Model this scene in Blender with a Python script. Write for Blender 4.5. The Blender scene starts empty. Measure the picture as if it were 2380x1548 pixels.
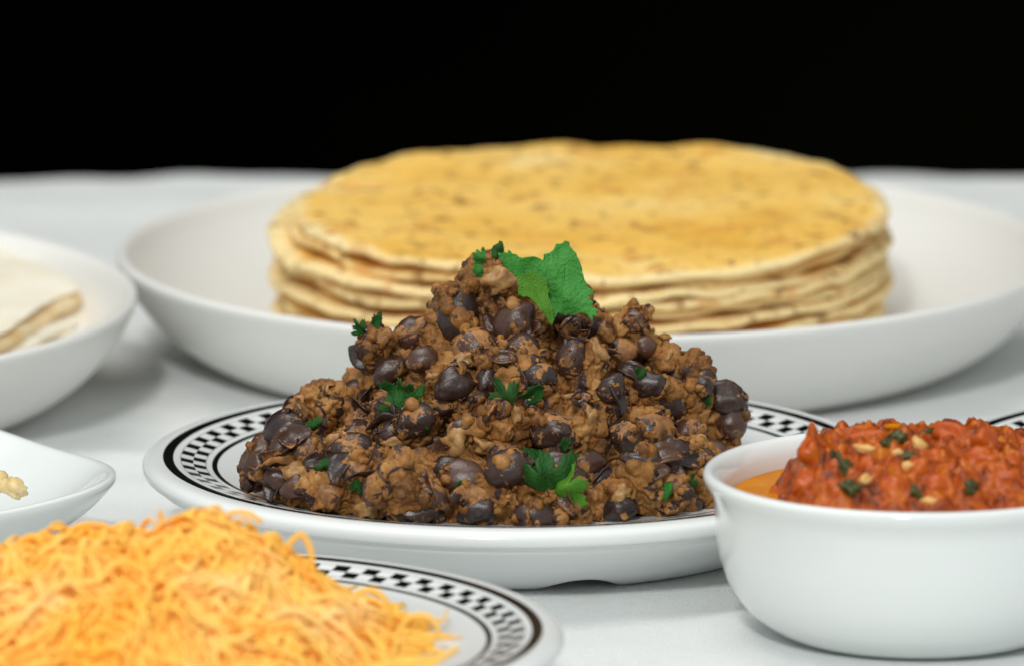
import bpy, bmesh, math, random
import numpy as np
from mathutils import Vector, Matrix, Quaternion, noise, geometry

# ------------------------------------------------------------------ camera, light, exposure
scene = bpy.context.scene
COL = scene.collection
rnd = random.Random(7)
rng = np.random.default_rng(7)

PW, PH = 2380.0, 1548.0                 # pixel frame used for measuring the photograph
DEPTH, MMPX = 2.2, 0.0948e-3
FPX = DEPTH / MMPX
PIT = math.radians(11.0)
RIGHT = Vector((1, 0, 0)); FWD = Vector((0, math.cos(PIT), -math.sin(PIT))); UP = Vector((0, math.sin(PIT), math.cos(PIT)))
CAM = Vector((-0.000616, -2.154515, 0.463836))
def ray(u, v): return FWD + RIGHT * ((u - PW/2) / FPX) - UP * ((v - PH/2) / FPX)
def onz(u, v, z):
    d = ray(u, v); return CAM + d * ((z - CAM.z) / d.z)
def ony(u, v, y):
    d = ray(u, v); return CAM + d * ((y - CAM.y) / d.y)

cd = bpy.data.cameras.new('camera'); cam = bpy.data.objects.new('camera', cd); COL.objects.link(cam)
cam.location = CAM; cam.rotation_euler = (math.radians(90) - PIT, 0, 0)
cd.sensor_width = 36; cd.lens = 36 * FPX / PW; cd.clip_start = 0.05; cd.clip_end = 50
cd.dof.use_dof = True; cd.dof.focus_distance = (Vector((0, -0.036, 0.03)) - CAM).dot(FWD); cd.dof.aperture_fstop = cd.lens / 23.0
scene.camera = cam

world = bpy.data.worlds.new('World'); scene.world = world; world.use_nodes = True
bgn = world.node_tree.nodes['Background']; bgn.inputs[0].default_value = (0.95, 1.0, 0.995, 1); bgn.inputs[1].default_value = 0.54

def area(name, loc, target, size, power, col):
    l = bpy.data.lights.new(name, 'AREA'); l.shape = 'DISK'; l.size = size; l.energy = power; l.color = col
    o = bpy.data.objects.new(name, l); COL.objects.link(o); o.location = loc
    o.rotation_euler = (Vector(target) - Vector(loc)).to_track_quat('-Z', 'Y').to_euler()
    return o
area('key_lamp', (-0.28, 0.02, 1.30), (-0.02, 0.03, 0), 0.85, 7.6, (1.0, 0.97, 0.92))
area('front_lamp', (-0.50, -2.9, 2.05), (0, 0, 0), 0.35, 56, (0.98, 1.0, 0.985))

vs = scene.view_settings
vs.view_transform = 'Standard'; vs.look = 'None'; vs.exposure = 0.07; vs.gamma = 1.0; vs.use_curve_mapping = False
scene.render.engine = 'CYCLES'
scene.cycles.use_denoising = True
scene.cycles.max_bounces = 16; scene.cycles.diffuse_bounces = 14; scene.cycles.transmission_bounces = 10

# ------------------------------------------------------------------ helpers
def tag(o, label=None, cat=None, group=None, kind=None):
    if label: o['label'] = label
    if cat: o['category'] = cat
    if group: o['group'] = group
    if kind: o['kind'] = kind
    return o
def mesh_from(name, verts, faces, smooth=True):
    m = bpy.data.meshes.new(name); m.from_pydata([tuple(v) for v in verts], [], faces); m.update()
    if smooth: m.polygons.foreach_set('use_smooth', [True] * len(m.polygons))
    return m
def link(name, mesh, mat=None, parent=None, loc=None):
    o = bpy.data.objects.new(name, mesh); COL.objects.link(o)
    if mat and mesh is not None and not mesh.materials: mesh.materials.append(mat)
    if parent: o.parent = parent
    if loc is not None: o.location = loc
    return o
def empty(name, loc, rz=0.0):
    o = bpy.data.objects.new(name, None); COL.objects.link(o); o.location = loc; o.rotation_euler = (0, 0, rz); o.empty_display_size = 0.01
    return o
def catmull(pts, sub):
    out = []; n = len(pts)
    for i in range(n - 1):
        p0 = pts[max(i-1, 0)]; p1 = pts[i]; p2 = pts[i+1]; p3 = pts[min(i+2, n-1)]
        for k in range(sub):
            t = k / sub
            out.append(tuple(0.5*((2*p1[j]) + (-p0[j]+p2[j])*t + (2*p0[j]-5*p1[j]+4*p2[j]-p3[j])*t*t + (-p0[j]+3*p1[j]-3*p2[j]+p3[j])*t**3) for j in range(2)))
    out.append(pts[-1]); return out
def lathe(name, prof, n=160, warp=None, shape=None):
    """prof in mm from the axis at the top, out over the rim, back to the axis below."""
    verts, faces = [], []
    rows = []
    for (r, z) in prof:
        if r < 1e-6:
            rows.append([len(verts)]); verts.append((0, 0, z*1e-3)); continue
        row = []
        for k in range(n):
            a = 2*math.pi*k/n
            rr, zz = (r, z) if warp is None else warp(r, z, a)
            s = 1.0 if shape is None else shape(a, rr)
            row.append(len(verts)); verts.append((rr*s*math.cos(a)*1e-3, rr*s*math.sin(a)*1e-3, zz*1e-3))
        rows.append(row)
    for A, B in zip(rows[:-1], rows[1:]):
        for k in range(n):
            k2 = (k+1) % n
            if len(A) == 1: faces.append((A[0], B[k], B[k2]))
            elif len(B) == 1: faces.append((A[k], B[0], A[k2]))
            else: faces.append((A[k], B[k], B[k2], A[k2]))
    return mesh_from(name, verts, faces)
ICO = {}
def ico(sub):
    if sub not in ICO:
        bm = bmesh.new(); bmesh.ops.create_icosphere(bm, subdivisions=sub, radius=1.0)
        bm.verts.ensure_lookup_table()
        ICO[sub] = (np.array([v.co[:] for v in bm.verts]), np.array([[v.index for v in f.verts] for f in bm.faces])); bm.free()
    return ICO[sub]
def blobs_mesh(name, groups):
    """groups: (sub, centres Nx3, radii Nx3, rotations?)"""
    V, F, off = [], [], 0
    for sub, C, R in groups:
        bv, bf = ico(sub)
        C = np.asarray(C); R = np.asarray(R)
        n = len(C)
        v = C[:, None, :] + bv[None] * R[:, None, :]
        f = bf[None] + (off + np.arange(n) * len(bv))[:, None, None]
        V.append(v.reshape(-1, 3)); F.append(f.reshape(-1, 3)); off += n * len(bv)
    V = np.concatenate(V); F = np.concatenate(F)
    m = bpy.data.meshes.new(name)
    m.vertices.add(len(V)); m.vertices.foreach_set('co', V.ravel())
    m.loops.add(F.size); m.loops.foreach_set('vertex_index', F.ravel().astype(np.int32))
    m.polygons.add(len(F)); m.polygons.foreach_set('loop_start', np.arange(0, F.size, 3, dtype=np.int32)); m.polygons.foreach_set('loop_total', np.full(len(F), 3, dtype=np.int32))
    m.update(calc_edges=True); return m
def remesh(mesh, vox, name, smooth_it=0):
    o = bpy.data.objects.new('tmp', mesh); COL.objects.link(o)
    md = o.modifiers.new('r', 'REMESH'); md.mode = 'VOXEL'; md.voxel_size = vox; md.use_smooth_shade = True
    if smooth_it:
        s = o.modifiers.new('s', 'SMOOTH'); s.iterations = smooth_it; s.factor = 0.5
    dg = bpy.context.evaluated_depsgraph_get(); dg.update()
    m = bpy.data.meshes.new_from_object(o.evaluated_get(dg), depsgraph=dg); m.name = name
    bpy.data.objects.remove(o); bpy.data.meshes.remove(mesh)
    m.polygons.foreach_set('use_smooth', [True]*len(m.polygons))
    return m
def displace(mesh, layers):
    n = len(mesh.vertices); co = np.empty(n*3); mesh.vertices.foreach_get('co', co); co = co.reshape(-1, 3)
    no = np.empty(n*3); mesh.vertex_normals.foreach_get('vector', no); no = no.reshape(-1, 3)
    d = np.zeros(n)
    for scale, amp, seed in layers:
        o = Vector((seed*3.1, seed*7.7, seed*1.3))
        v = np.array([noise.noise(Vector(p) / scale + o) for p in co])
        d += amp * (v if seed > 0 else 2*np.abs(v) - 0.5)      # negative seed: billowed, crumb-like
    co = co + no * d[:, None]
    mesh.vertices.foreach_set('co', co.ravel()); mesh.update()

# ------------------------------------------------------------------ materials
class NT:
    def __init__(s, name):
        s.m = bpy.data.materials.new(name); s.m.use_nodes = True; s.t = s.m.node_tree
        s.b = s.t.nodes['Principled BSDF']
    def n(s, typ, **kw):
        nd = s.t.nodes.new(typ)
        for k, v in kw.items(): setattr(nd, k, v)
        return nd
    def l(s, a, b): s.t.links.new(a, b)
    def val(s, sock, v):
        if hasattr(v, 'is_output') or isinstance(v, bpy.types.NodeSocket): s.l(v, sock)
        else: sock.default_value = v
    def math(s, op, a, b=None, c=None, clamp=False):
        nd = s.n('ShaderNodeMath', operation=op); nd.use_clamp = clamp
        s.val(nd.inputs[0], a)
        if b is not None: s.val(nd.inputs[1], b)
        if c is not None: s.val(nd.inputs[2], c)
        return nd.outputs[0]
    def coord(s, kind='Object'): return s.n('ShaderNodeTexCoord').outputs[kind]
    def noise(s, vec, scale, detail=4, rough=0.55, dist=0.0, out='Fac'):
        nd = s.n('ShaderNodeTexNoise'); s.l(vec, nd.inputs['Vector']); nd.inputs['Scale'].default_value = scale
        nd.inputs['Detail'].default_value = detail; nd.inputs['Roughness'].default_value = rough; nd.inputs['Distortion'].default_value = dist
        return nd.outputs[out]
    def voronoi(s, vec, scale, feature='F1', out='Distance', rand=1.0):
        nd = s.n('ShaderNodeTexVoronoi', feature=feature); s.l(vec, nd.inputs['Vector']); nd.inputs['Scale'].default_value = scale; nd.inputs['Randomness'].default_value = rand
        return nd.outputs[out]
    def ramp(s, fac, stops):
        nd = s.n('ShaderNodeValToRGB'); s.l(fac, nd.inputs[0]); e = nd.color_ramp.elements
        while len(e) < len(stops): e.new(0.5)
        for el, (p, c) in zip(e, stops):
            el.position = p; el.color = (*c, 1) if len(c) == 3 else c
        return nd.outputs[0]
    def mix(s, fac, a, b, blend='MIX'):
        nd = s.n('ShaderNodeMix', data_type='RGBA', blend_type=blend)
        s.val(nd.inputs[0], fac)
        for sock, v in ((nd.inputs[6], a), (nd.inputs[7], b)):
            if isinstance(v, tuple): sock.default_value = (*v, 1) if len(v) == 3 else v
            else: s.l(v, sock)
        return nd.outputs[2]
    def sstep(s, x, a, b):
        nd = s.n('ShaderNodeMapRange', interpolation_type='SMOOTHSTEP'); s.val(nd.inputs[0], x)
        nd.inputs[1].default_value = a; nd.inputs[2].default_value = b; return nd.outputs[0]
    def bump(s, h, strength=0.5, dist=0.0005, normal=None):
        nd = s.n('ShaderNodeBump'); nd.inputs['Strength'].default_value = strength; nd.inputs['Distance'].default_value = dist
        s.l(h, nd.inputs['Height'])
        if normal is not None: s.l(normal, nd.inputs['Normal'])
        return nd.outputs[0]
    def set(s, **kw):
        for k, v in kw.items():
            sock = s.b.inputs[k.replace('_', ' ')]
            if isinstance(v, tuple): sock.default_value = (*v, 1) if (len(v) == 3 and sock.type == 'RGBA') else v
            else: s.val(sock, v)
        return s
    def normal(s, n): s.l(n, s.b.inputs['Normal']); return s

def mat_ceramic(name, col, rough=0.18, bump=0.0):
    t = NT(name); c = t.coord()
    f = t.noise(c, 9, 3)
    t.set(Base_Color=t.mix(f, tuple(x*0.97 for x in col), col), Roughness=t.math('MULTIPLY_ADD', t.noise(c, 60, 4), 0.08, rough-0.04), Specular_IOR_Level=0.45)
    t.normal(t.bump(t.noise(c, 160, 2), 0.12, 0.0004))
    return t.m
CERAMIC = mat_ceramic('white_porcelain', (0.785, 0.815, 0.805), 0.10)
STONE = mat_ceramic('offwhite_stoneware', (0.78, 0.775, 0.745), 0.34)

def mat_plate():
    t = NT('checked_rim_melamine'); c = t.coord()
    sep = t.n('ShaderNodeSeparateXYZ'); t.l(c, sep.inputs[0]); x, y, z = sep.outputs
    r = t.math('MULTIPLY', t.math('SQRT', t.math('ADD', t.math('MULTIPLY', x, x), t.math('MULTIPLY', y, y))), 1000.0)
    ang = t.math('ARCTAN2', y, x)
    def band(a, b, e=0.06): return t.math('MULTIPLY', t.sstep(r, a-e, a+e), t.math('SUBTRACT', 1.0, t.sstep(r, b-e, b+e)))
    N = 120
    cell = t.math('FLOOR', t.math('MULTIPLY', t.math('ADD', ang, 7.0), N / (2*math.pi)))
    row = t.math('GREATER_THAN', r, 70.8)
    par = t.math('MODULO', t.math('ADD', cell, row), 2.0)
    ink = t.math('MULTIPLY', t.math('GREATER_THAN', par, 0.5), band(68.1, 73.5))
    for a, b in ((75.2, 77.5), (65.5, 66.7)): ink = t.math('MAXIMUM', ink, band(a, b))
    for a in (67.95, 73.5): ink = t.math('MAXIMUM', ink, t.math('MULTIPLY', band(a, a+0.16, 0.03), 0.75))
    ink = t.math('MULTIPLY', ink, t.math('GREATER_THAN', z, 0.0140))
    f = t.noise(c, 8, 3)
    white = t.mix(f, (0.765, 0.785, 0.78), (0.79, 0.81, 0.805))
    t.set(Base_Color=t.mix(ink, white, (0.006, 0.0065, 0.006)), Roughness=t.math('MULTIPLY_ADD', t.noise(c, 70, 4), 0.10, 0.10), Specular_IOR_Level=0.42)
    t.normal(t.bump(t.noise(c, 140, 2), 0.10, 0.0004))
    return t.m
PLATE = mat_plate()

def mat_cloth():
    t = NT('white_satin_cloth'); c = t.coord()
    mp = t.n('ShaderNodeMapping'); t.l(c, mp.inputs[0]); mp.inputs['Scale'].default_value = (2600, 500, 500)
    rib = t.noise(mp.outputs[0], 1.0, 2, 0.6)
    mp2 = t.n('ShaderNodeMapping'); t.l(c, mp2.inputs[0]); mp2.inputs['Scale'].default_value = (700, 2400, 800)
    thread = t.noise(mp2.outputs[0], 1.0, 3, 0.7)
    f = t.noise(c, 14, 4)
    mp3 = t.n('ShaderNodeMapping'); t.l(c, mp3.inputs[0]); mp3.inputs['Scale'].default_value = (260, 1500, 400)
    slub_glint = t.noise(mp3.outputs[0], 1.0, 3, 0.6)  # thread streaks: relief in the bump, satin sparkle painted into the base colour
    t.set(Base_Color=t.mix(t.math('ADD', t.math('MULTIPLY', f, 0.5), t.math('MULTIPLY', t.sstep(slub_glint, 0.3, 0.7), 0.5)), (0.80, 0.82, 0.812), (0.875, 0.89, 0.88)), Roughness=t.math('MULTIPLY_ADD', thread, 0.35, 0.28), Specular_IOR_Level=0.5, Sheen_Weight=0.25, Sheen_Roughness=0.4)
    h = t.math('ADD', t.math('MULTIPLY', rib, 0.6), t.math('MULTIPLY', thread, 0.7))
    t.normal(t.bump(t.math('ADD', h, t.math('MULTIPLY', slub_glint, 0.8)), 0.8, 0.0009))
    return t.m
CLOTH = mat_cloth()

def mat_mash():
    t = NT('bean_mash'); c = t.coord()
    a = t.noise(c, 110, 5, 0.62); b = t.noise(c, 480, 5, 0.65); g = t.noise(c, 1500, 3, 0.7)
    base = t.ramp(a, [(0.30, (0.080, 0.031, 0.010)), (0.43, (0.165, 0.068, 0.017)), (0.54, (0.290, 0.127, 0.032)), (0.68, (0.45, 0.235, 0.076))])
    base = t.mix(t.math('MULTIPLY', t.sstep(b, 0.50, 0.70), 0.7), base, (0.40, 0.150, 0.024))
    dk = t.sstep(t.math('ADD', t.noise(c, 150, 4, 0.6, 0.5), t.math('MULTIPLY', b, 0.15)), 0.655, 0.685)
    base = t.mix(dk, base, (0.040, 0.019, 0.017))
    base = t.mix(t.math('MULTIPLY', t.sstep(g, 0.56, 0.75), 0.55), base, (0.60, 0.29, 0.085))
    base = t.mix(t.math('MULTIPLY', t.sstep(t.math('SUBTRACT', 1.0, g), 0.58, 0.72), 0.5), base, (0.09, 0.035, 0.014))
    paste = t.sstep(t.noise(c, 130, 3), 0.42, 0.60)      # smooth pasty patches among the crumbs
    t.set(Base_Color=base, Roughness=t.math('MULTIPLY_ADD', b, 0.45, t.math('MULTIPLY_ADD', paste, 0.20, 0.24)), Specular_IOR_Level=0.28)
    h = t.math('MULTIPLY', t.math('ADD', b, t.math('MULTIPLY', g, 0.5)), t.math('MULTIPLY_ADD', paste, 0.75, 0.25))
    t.normal(t.bump(h, 0.6, 0.0010))
    return t.m
MASH = mat_mash()

def mat_bean():
    t = NT('black_bean_skin'); c = t.coord()
    oi = t.n('ShaderNodeObjectInfo').outputs['Random']
    geo = t.n('ShaderNodeNewGeometry').outputs['Position']
    p = geo
    skin = t.ramp(oi, [(0.0, (0.010, 0.0075, 0.008)), (0.35, (0.028, 0.013, 0.009)), (0.7, (0.052, 0.021, 0.012)), (1.0, (0.085, 0.034, 0.014))])
    mott = t.mix(t.math('MULTIPLY', t.noise(p, 300, 4), 0.40), skin, (0.095, 0.048, 0.040))
    fine = t.noise(p, 1500, 4, 0.7)
    mott = t.mix(t.math('MULTIPLY', t.sstep(fine, 0.55, 0.75), 0.40), mott, (0.22, 0.105, 0.05))
    cov = t.math('MULTIPLY', t.math('FRACT', t.math('MULTIPLY', oi, 17.3)), 0.20)
    sm = t.sstep(t.math('ADD', cov, t.math('ADD', t.noise(p, 200, 5, 0.65, 0.6), t.math('MULTIPLY', t.noise(p, 1300, 3, 0.6), 0.16))), 0.725, 0.765)
    mash = t.ramp(t.noise(p, 480, 4), [(0.32, (0.16, 0.065, 0.021)), (0.5, (0.30, 0.13, 0.036)), (0.68, (0.44, 0.19, 0.05))])
    t.set(Base_Color=t.mix(sm, mott, mash), Roughness=t.math('ADD', t.math('MULTIPLY', sm, 0.35), t.math('MULTIPLY_ADD', t.noise(p, 420, 4), 0.34, 0.10)), Specular_IOR_Level=0.55)
    h = t.math('ADD', t.math('MULTIPLY', sm, 1.0), t.math('ADD', t.math('MULTIPLY', fine, 0.30), t.math('MULTIPLY', t.noise(p, 330, 3), 0.5)))
    t.normal(t.bump(h, 0.42, 0.0008))
    return t.m
BEAN = mat_bean()

def mat_food(name, stops, scale, rough, sss=0.2, radius=(1.0, 0.5, 0.25), sss_scale=0.002, bump=0.4, bdist=0.0005, bscale=500, spec=0.4, trans=0.0):
    t = NT(name); c = t.coord()
    f = t.noise(c, scale, 5, 0.6, 0.3)
    t.set(Base_Color=t.ramp(f, stops), Roughness=t.math('MULTIPLY_ADD', t.noise(c, scale*3, 3), 0.25, rough-0.1), Specular_IOR_Level=spec, Subsurface_Weight=sss, Subsurface_Radius=radius, Subsurface_Scale=sss_scale, Transmission_Weight=trans)
    t.normal(t.bump(t.noise(c, bscale, 5, 0.65), bump, bdist))
    return t.m
ONION = mat_food('soft_onion', [(0.35, (0.28, 0.13, 0.04)), (0.55, (0.40, 0.22, 0.08)), (0.75, (0.52, 0.35, 0.17))], 260, 0.28, 0.3, bump=0.7)
def mat_cheese():
    t = NT('orange_cheddar'); c = t.coord(); f = t.noise(c, 45, 4)
    base = t.ramp(f, [(0.3, (1.0, 0.53, 0.06)), (0.55, (1.0, 0.61, 0.14)), (0.75, (1.0, 0.70, 0.30))])
    t.set(Base_Color=base, Roughness=0.6, Specular_IOR_Level=0.12)
    return t.m
CHEESE = mat_cheese()
GARLIC = mat_food('garlic_bit', [(0.3, (0.58, 0.22, 0.04)), (0.5, (0.70, 0.40, 0.12)), (0.72, (0.80, 0.58, 0.27))], 330, 0.35, 0.2, bump=0.6)
SALSA = mat_food('red_salsa', [(0.34, (0.12, 0.020, 0.002)), (0.45, (0.30, 0.048, 0.003)), (0.56, (0.46, 0.090, 0.004)), (0.68, (0.54, 0.20, 0.008))], 170, 0.16, 0.0, (1.0, 0.3, 0.1), 0.0015, 0.45, 0.0010, 480, 0.3)
TOMATO = mat_food('tomato_flesh', [(0.3, (0.38, 0.050, 0.005)), (0.55, (0.50, 0.095, 0.008)), (0.75, (0.56, 0.18, 0.016))], 190, 0.15, 0.0, (1.0, 0.3, 0.1), 0.0015, 0.5, 0.0008, 420, 0.32)
OIL = mat_food('orange_oil', [(0.3, (0.50, 0.15, 0.0)), (0.7, (0.62, 0.23, 0.0))], 90, 0.30, 0.0, bump=0.1, spec=0.05)
GREENBIT = mat_food('wet_dark_herb', [(0.3, (0.022, 0.026, 0.006)), (0.7, (0.085, 0.095, 0.020))], 300, 0.25, 0.1)
PALEBIT = mat_food('pale_yellow_morsel', [(0.3, (0.62, 0.42, 0.15)), (0.6, (0.80, 0.66, 0.36)), (0.8, (0.84, 0.74, 0.50))], 240, 0.28, 0.35)
CREAM = mat_food('flour_tortilla', [(0.25, (0.80, 0.68, 0.50)), (0.5, (0.86, 0.80, 0.66)), (0.8, (0.88, 0.84, 0.72))], 55, 0.6, 0.2, bump=0.3, bscale=300)
TAN = mat_food('toasted_filling', [(0.3, (0.76, 0.50, 0.22)), (0.55, (0.84, 0.64, 0.36)), (0.75, (0.87, 0.77, 0.55))], 120, 0.55, 0.2, bump=0.6, bscale=400)

def mat_leaf(name, dark, light, vein):
    t = NT(name); c = t.coord('UV')
    sep = t.n('ShaderNodeSeparateXYZ'); t.l(c, sep.inputs[0])
    obj = t.coord()
    f = t.noise(obj, 260, 4)
    base = t.mix(f, dark, light)
    # veins fan out from the leaf base: bands in angle, in the leaf's own UV
    ang = t.math('ARCTAN2', t.math('SUBTRACT', sep.outputs[0], 0.5), t.math('ADD', sep.outputs[1], 0.06))
    wob = t.math('ADD', ang, t.math('MULTIPLY', t.noise(c, 9, 3), 0.16))
    v = t.math('ABSOLUTE', t.math('SINE', t.math('MULTIPLY', wob, 9.5)))
    vm = t.math('SUBTRACT', 1.0, t.sstep(v, 0.0, 0.13))
    base = t.mix(t.math('MULTIPLY', vm, 0.55), base, vein)
    t.set(Base_Color=base, Roughness=t.math('MULTIPLY_ADD', f, 0.2, 0.30), Specular_IOR_Level=0.4)
    t.normal(t.bump(t.math('SUBTRACT', t.math('ADD', t.noise(c, 26, 4), t.math('MULTIPLY', t.noise(obj, 900, 3), 0.25)), t.math('MULTIPLY', vm, 0.6)), 0.65, 0.0011))
    tr = t.n('ShaderNodeBsdfTranslucent'); t.l(base, tr.inputs[0])
    mx = t.n('ShaderNodeMixShader'); mx.inputs[0].default_value = 0.22
    out = t.t.nodes['Material Output']; t.l(t.b.outputs[0], mx.inputs[1]); t.l(tr.outputs[0], mx.inputs[2]); t.l(mx.outputs[0], out.inputs[0])
    return t.m
LEAF = mat_leaf('cilantro_leaf', (0.034, 0.235, 0.028), (0.078, 0.39, 0.052), (0.17, 0.54, 0.14))
LEAFY = mat_leaf('cilantro_leaf_young', (0.065, 0.240, 0.012), (0.140, 0.380, 0.025), (0.20, 0.46, 0.07))
LEAFD = mat_leaf('cilantro_wilted', (0.010, 0.070, 0.010), (0.032, 0.175, 0.020), (0.06, 0.24, 0.05))

def mat_tortilla():
    t = NT('corn_tortilla'); c = t.coord()
    oi = t.n('ShaderNodeObjectInfo').outputs['Random']
    cx = t.n('ShaderNodeCombineXYZ'); t.l(t.math('MULTIPLY', oi, 5.0), cx.inputs[0]); t.l(t.math('MULTIPLY', oi, 2.0), cx.inputs[1])
    ad = t.n('ShaderNodeVectorMath', operation='ADD'); t.l(c, ad.inputs[0]); t.l(cx.outputs[0], ad.inputs[1]); p = ad.outputs[0]
    sep = t.n('ShaderNodeSeparateXYZ'); t.l(c, sep.inputs[0])
    r = t.math('MULTIPLY', t.math('SQRT', t.math('ADD', t.math('MULTIPLY', sep.outputs[0], sep.outputs[0]), t.math('MULTIPLY', sep.outputs[1], sep.outputs[1]))), 1000.0)
    big = t.noise(p, 28, 4, 0.55)
    base = t.ramp(big, [(0.32, (0.76, 0.41, 0.06)), (0.46, (0.84, 0.50, 0.105)), (0.60, (0.87, 0.56, 0.15)), (0.80, (0.89, 0.68, 0.32))])
    edge = t.sstep(t.math('ADD', r, t.math('MULTIPLY', big, 9.0)), 71.5, 76.0)
    base = t.mix(t.math('MULTIPLY', edge, 0.85), base, (0.88, 0.71, 0.38))
    org = t.sstep(t.noise(p, 75, 3, 0.5), 0.56, 0.68)
    base = t.mix(t.math('MULTIPLY', org, 0.55), base, (0.66, 0.27, 0.05))
    sp = t.sstep(t.noise(p, 190, 4, 0.6, 0.3), 0.565, 0.66)
    base = t.mix(t.math('MULTIPLY', sp, 0.8), base, (0.24, 0.115, 0.03))
    sp2 = t.sstep(t.noise(p, 340, 3, 0.6), 0.58, 0.68)
    base = t.mix(t.math('MULTIPLY', sp2, 0.55), base, (0.34, 0.19, 0.05))
    t.set(Base_Color=base, Roughness=0.62, Specular_IOR_Level=0.3, Subsurface_Weight=0.15, Subsurface_Radius=(1.0, 0.55, 0.2), Subsurface_Scale=0.002)
    h = t.math('ADD', t.noise(p, 120, 5, 0.6), t.math('MULTIPLY', t.noise(p, 600, 4, 0.6), 0.4))
    t.normal(t.bump(h, 0.5, 0.0014))
    return t.m
TORT = mat_tortilla()

def mat_backdrop():
    t = NT('black_backdrop'); c = t.coord()
    t.set(Base_Color=t.ramp(t.noise(c, 1.2, 3), [(0.45, (0.0004, 0.0004, 0.0003)), (0.7, (0.0030, 0.0032, 0.0012))]), Roughness=1.0, Specular_IOR_Level=0.0)
    return t.m
BACK = mat_backdrop()

# ------------------------------------------------------------------ setting
def build_backdrop():
    n = 24; vs_, fs = [], []
    for j in range(9):
        for i in range(n+1):
            x = -4 + 8*i/n; vs_.append((x, 2.6 + 0.05*math.sin(x*5.0), -1.2 + 4.2*j/8))
    for j in range(8):
        for i in range(n):
            a = j*(n+1)+i; fs.append((a, a+1, a+n+2, a+n+1))
    tag(link('backdrop', mesh_from('backdrop', vs_, fs), BACK), kind='structure')
build_backdrop()

CHX = onz(414.7, 1452, 0.018); TB = onz(1366, 818, 0); LBC = onz(-805, 686, 0.0255); SB = onz(2130, 1465, 0); DISH = Vector((-0.1462, -0.0205, 0))
FEET = [(0, 0, 0.060), (CHX.x, CHX.y, 0.058), (0.1725, -0.004, 0.060), (TB.x, TB.y, 0.093), (LBC.x, LBC.y, 0.093), (SB.x, SB.y, 0.031), (DISH.x, DISH.y, 0.036)]
def build_cloth():
    xs = np.linspace(-0.75, 0.75, 260)
    ys = list(np.linspace(-0.85, 0.457, 300))
    verts, faces = [], []
    YE = 0.460
    prof = [(y, 0.0) for y in ys]
    R = 0.012
    for k in range(1, 9):
        a = math.pi/2*k/8; prof.append((YE + R*math.sin(a), -R + R*math.cos(a)))
    for k in range(1, 30): prof.append((YE + R, -R - 0.015*k))
    for (y, z) in prof:
        fall = max(0.0, min(1.0, -z/0.2))
        back = max(0.0, min(1.0, (y-0.30)/0.15))
        for x in xs:
            flat = 1.0
            for (cx_, cy_, r_) in FEET:
                flat = min(flat, max(0.0, (math.hypot(x-cx_, y-cy_) - r_)/0.03))
            flat = flat*flat*(3-2*flat)
            w = 0.5 + 0.6*noise.noise(Vector((x*7+y*3, y*17-x*4, 1.0))) + 0.45*noise.noise(Vector((x*16-y*12, y*46+x*11, 4.0))) + 0.12*noise.noise(Vector((x*60, y*90, 8.0)))
            dz = -0.0003 - 0.0062*flat*max(0.0, w)
            dz += back*(0.0010*noise.noise(Vector((x*9, 3.0, 7.0))) + 0.0010*noise.noise(Vector((x*31, 3.0, 7.0))))
            dy = back*0.002*noise.noise(Vector((x*9, 9.0, 2.0))) + fall*0.02*math.sin(x*38 + 2*math.sin(x*9))
            verts.append((x, y+dy, z+dz))
    n = len(xs)
    for j in range(len(prof)-1):
        for i in range(n-1):
            a = j*n+i; faces.append((a, a+1, a+n+1, a+n))
    tag(link('tablecloth', mesh_from('tablecloth', verts, faces), CLOTH), 'white satin tablecloth spread on the table under all the dishes', 'tablecloth')
build_cloth()

# ------------------------------------------------------------------ plates
PPROF = [(0, 15.2), (30, 15.2), (55, 15.2), (60, 15.25), (63, 15.40), (66.5, 15.85), (70, 16.6), (73, 17.35), (75, 17.75), (77.6, 17.98), (79.2, 17.95), (80.6, 17.65), (81.6, 17.0), (82, 16.1), (81.9, 15.1),
         (81.4, 14.4), (80.4, 14.0), (79.7, 13.7), (79.3, 12.9), (78.6, 12.2), (76, 10.6), (70, 7.1), (63, 3.0), (59.5, 1.0), (57.5, 0.15), (56, 0.0), (54.6, 0.25), (53.6, 1.4), (52.5, 4.0), (50, 8.5), (40, 11.0), (0, 11.5)]
NOTCH = [math.radians(-90 + 14 + 60*k) for k in range(6)]
def plate_warp(r, z, a):
    # shallow arched cut-outs in the foot ring
    if z < 3.2 and r > 52:
        for nc in NOTCH:
            d = abs((a - nc + math.pi) % (2*math.pi) - math.pi)
            w = 0.17
            if d < w:
                b = 0.5 + 0.5*math.cos(math.pi*d/w); b = b**0.7
                up = 2.9*b*(1 - z/3.2)
                return r + (up*1.6 if r > 55.5 else 0.2*up), z + up
    return r, z
PLATE_MESH = lathe('checked_plate', [PPROF[0]] + catmull(PPROF[1:-1], 3) + [PPROF[-1]], 360, plate_warp)
PLATE_MESH.materials.append(PLATE)
def plate(loc, rz, scale, label):
    o = link('checked_plate', PLATE_MESH, None, None, loc); o.rotation_euler = (0, 0, rz); o.scale = (scale,)*3
    return tag(o, label, 'plate', 'white plates with checkerboard rims')
plate((0, 0, 0), 0.0, 1.0, 'white plate with black checkerboard rim holding the mound of beans')
CHX = onz(414.7, 1452, 0.018)
plate((CHX.x, CHX.y, 0), 0.31, 0.957, 'white plate with black checkerboard rim under the grated cheese')
plate((0.1725, -0.004, 0), 0.71, 1.0, 'white checkerboard-rimmed plate peeking out behind the salsa bowl')

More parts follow.
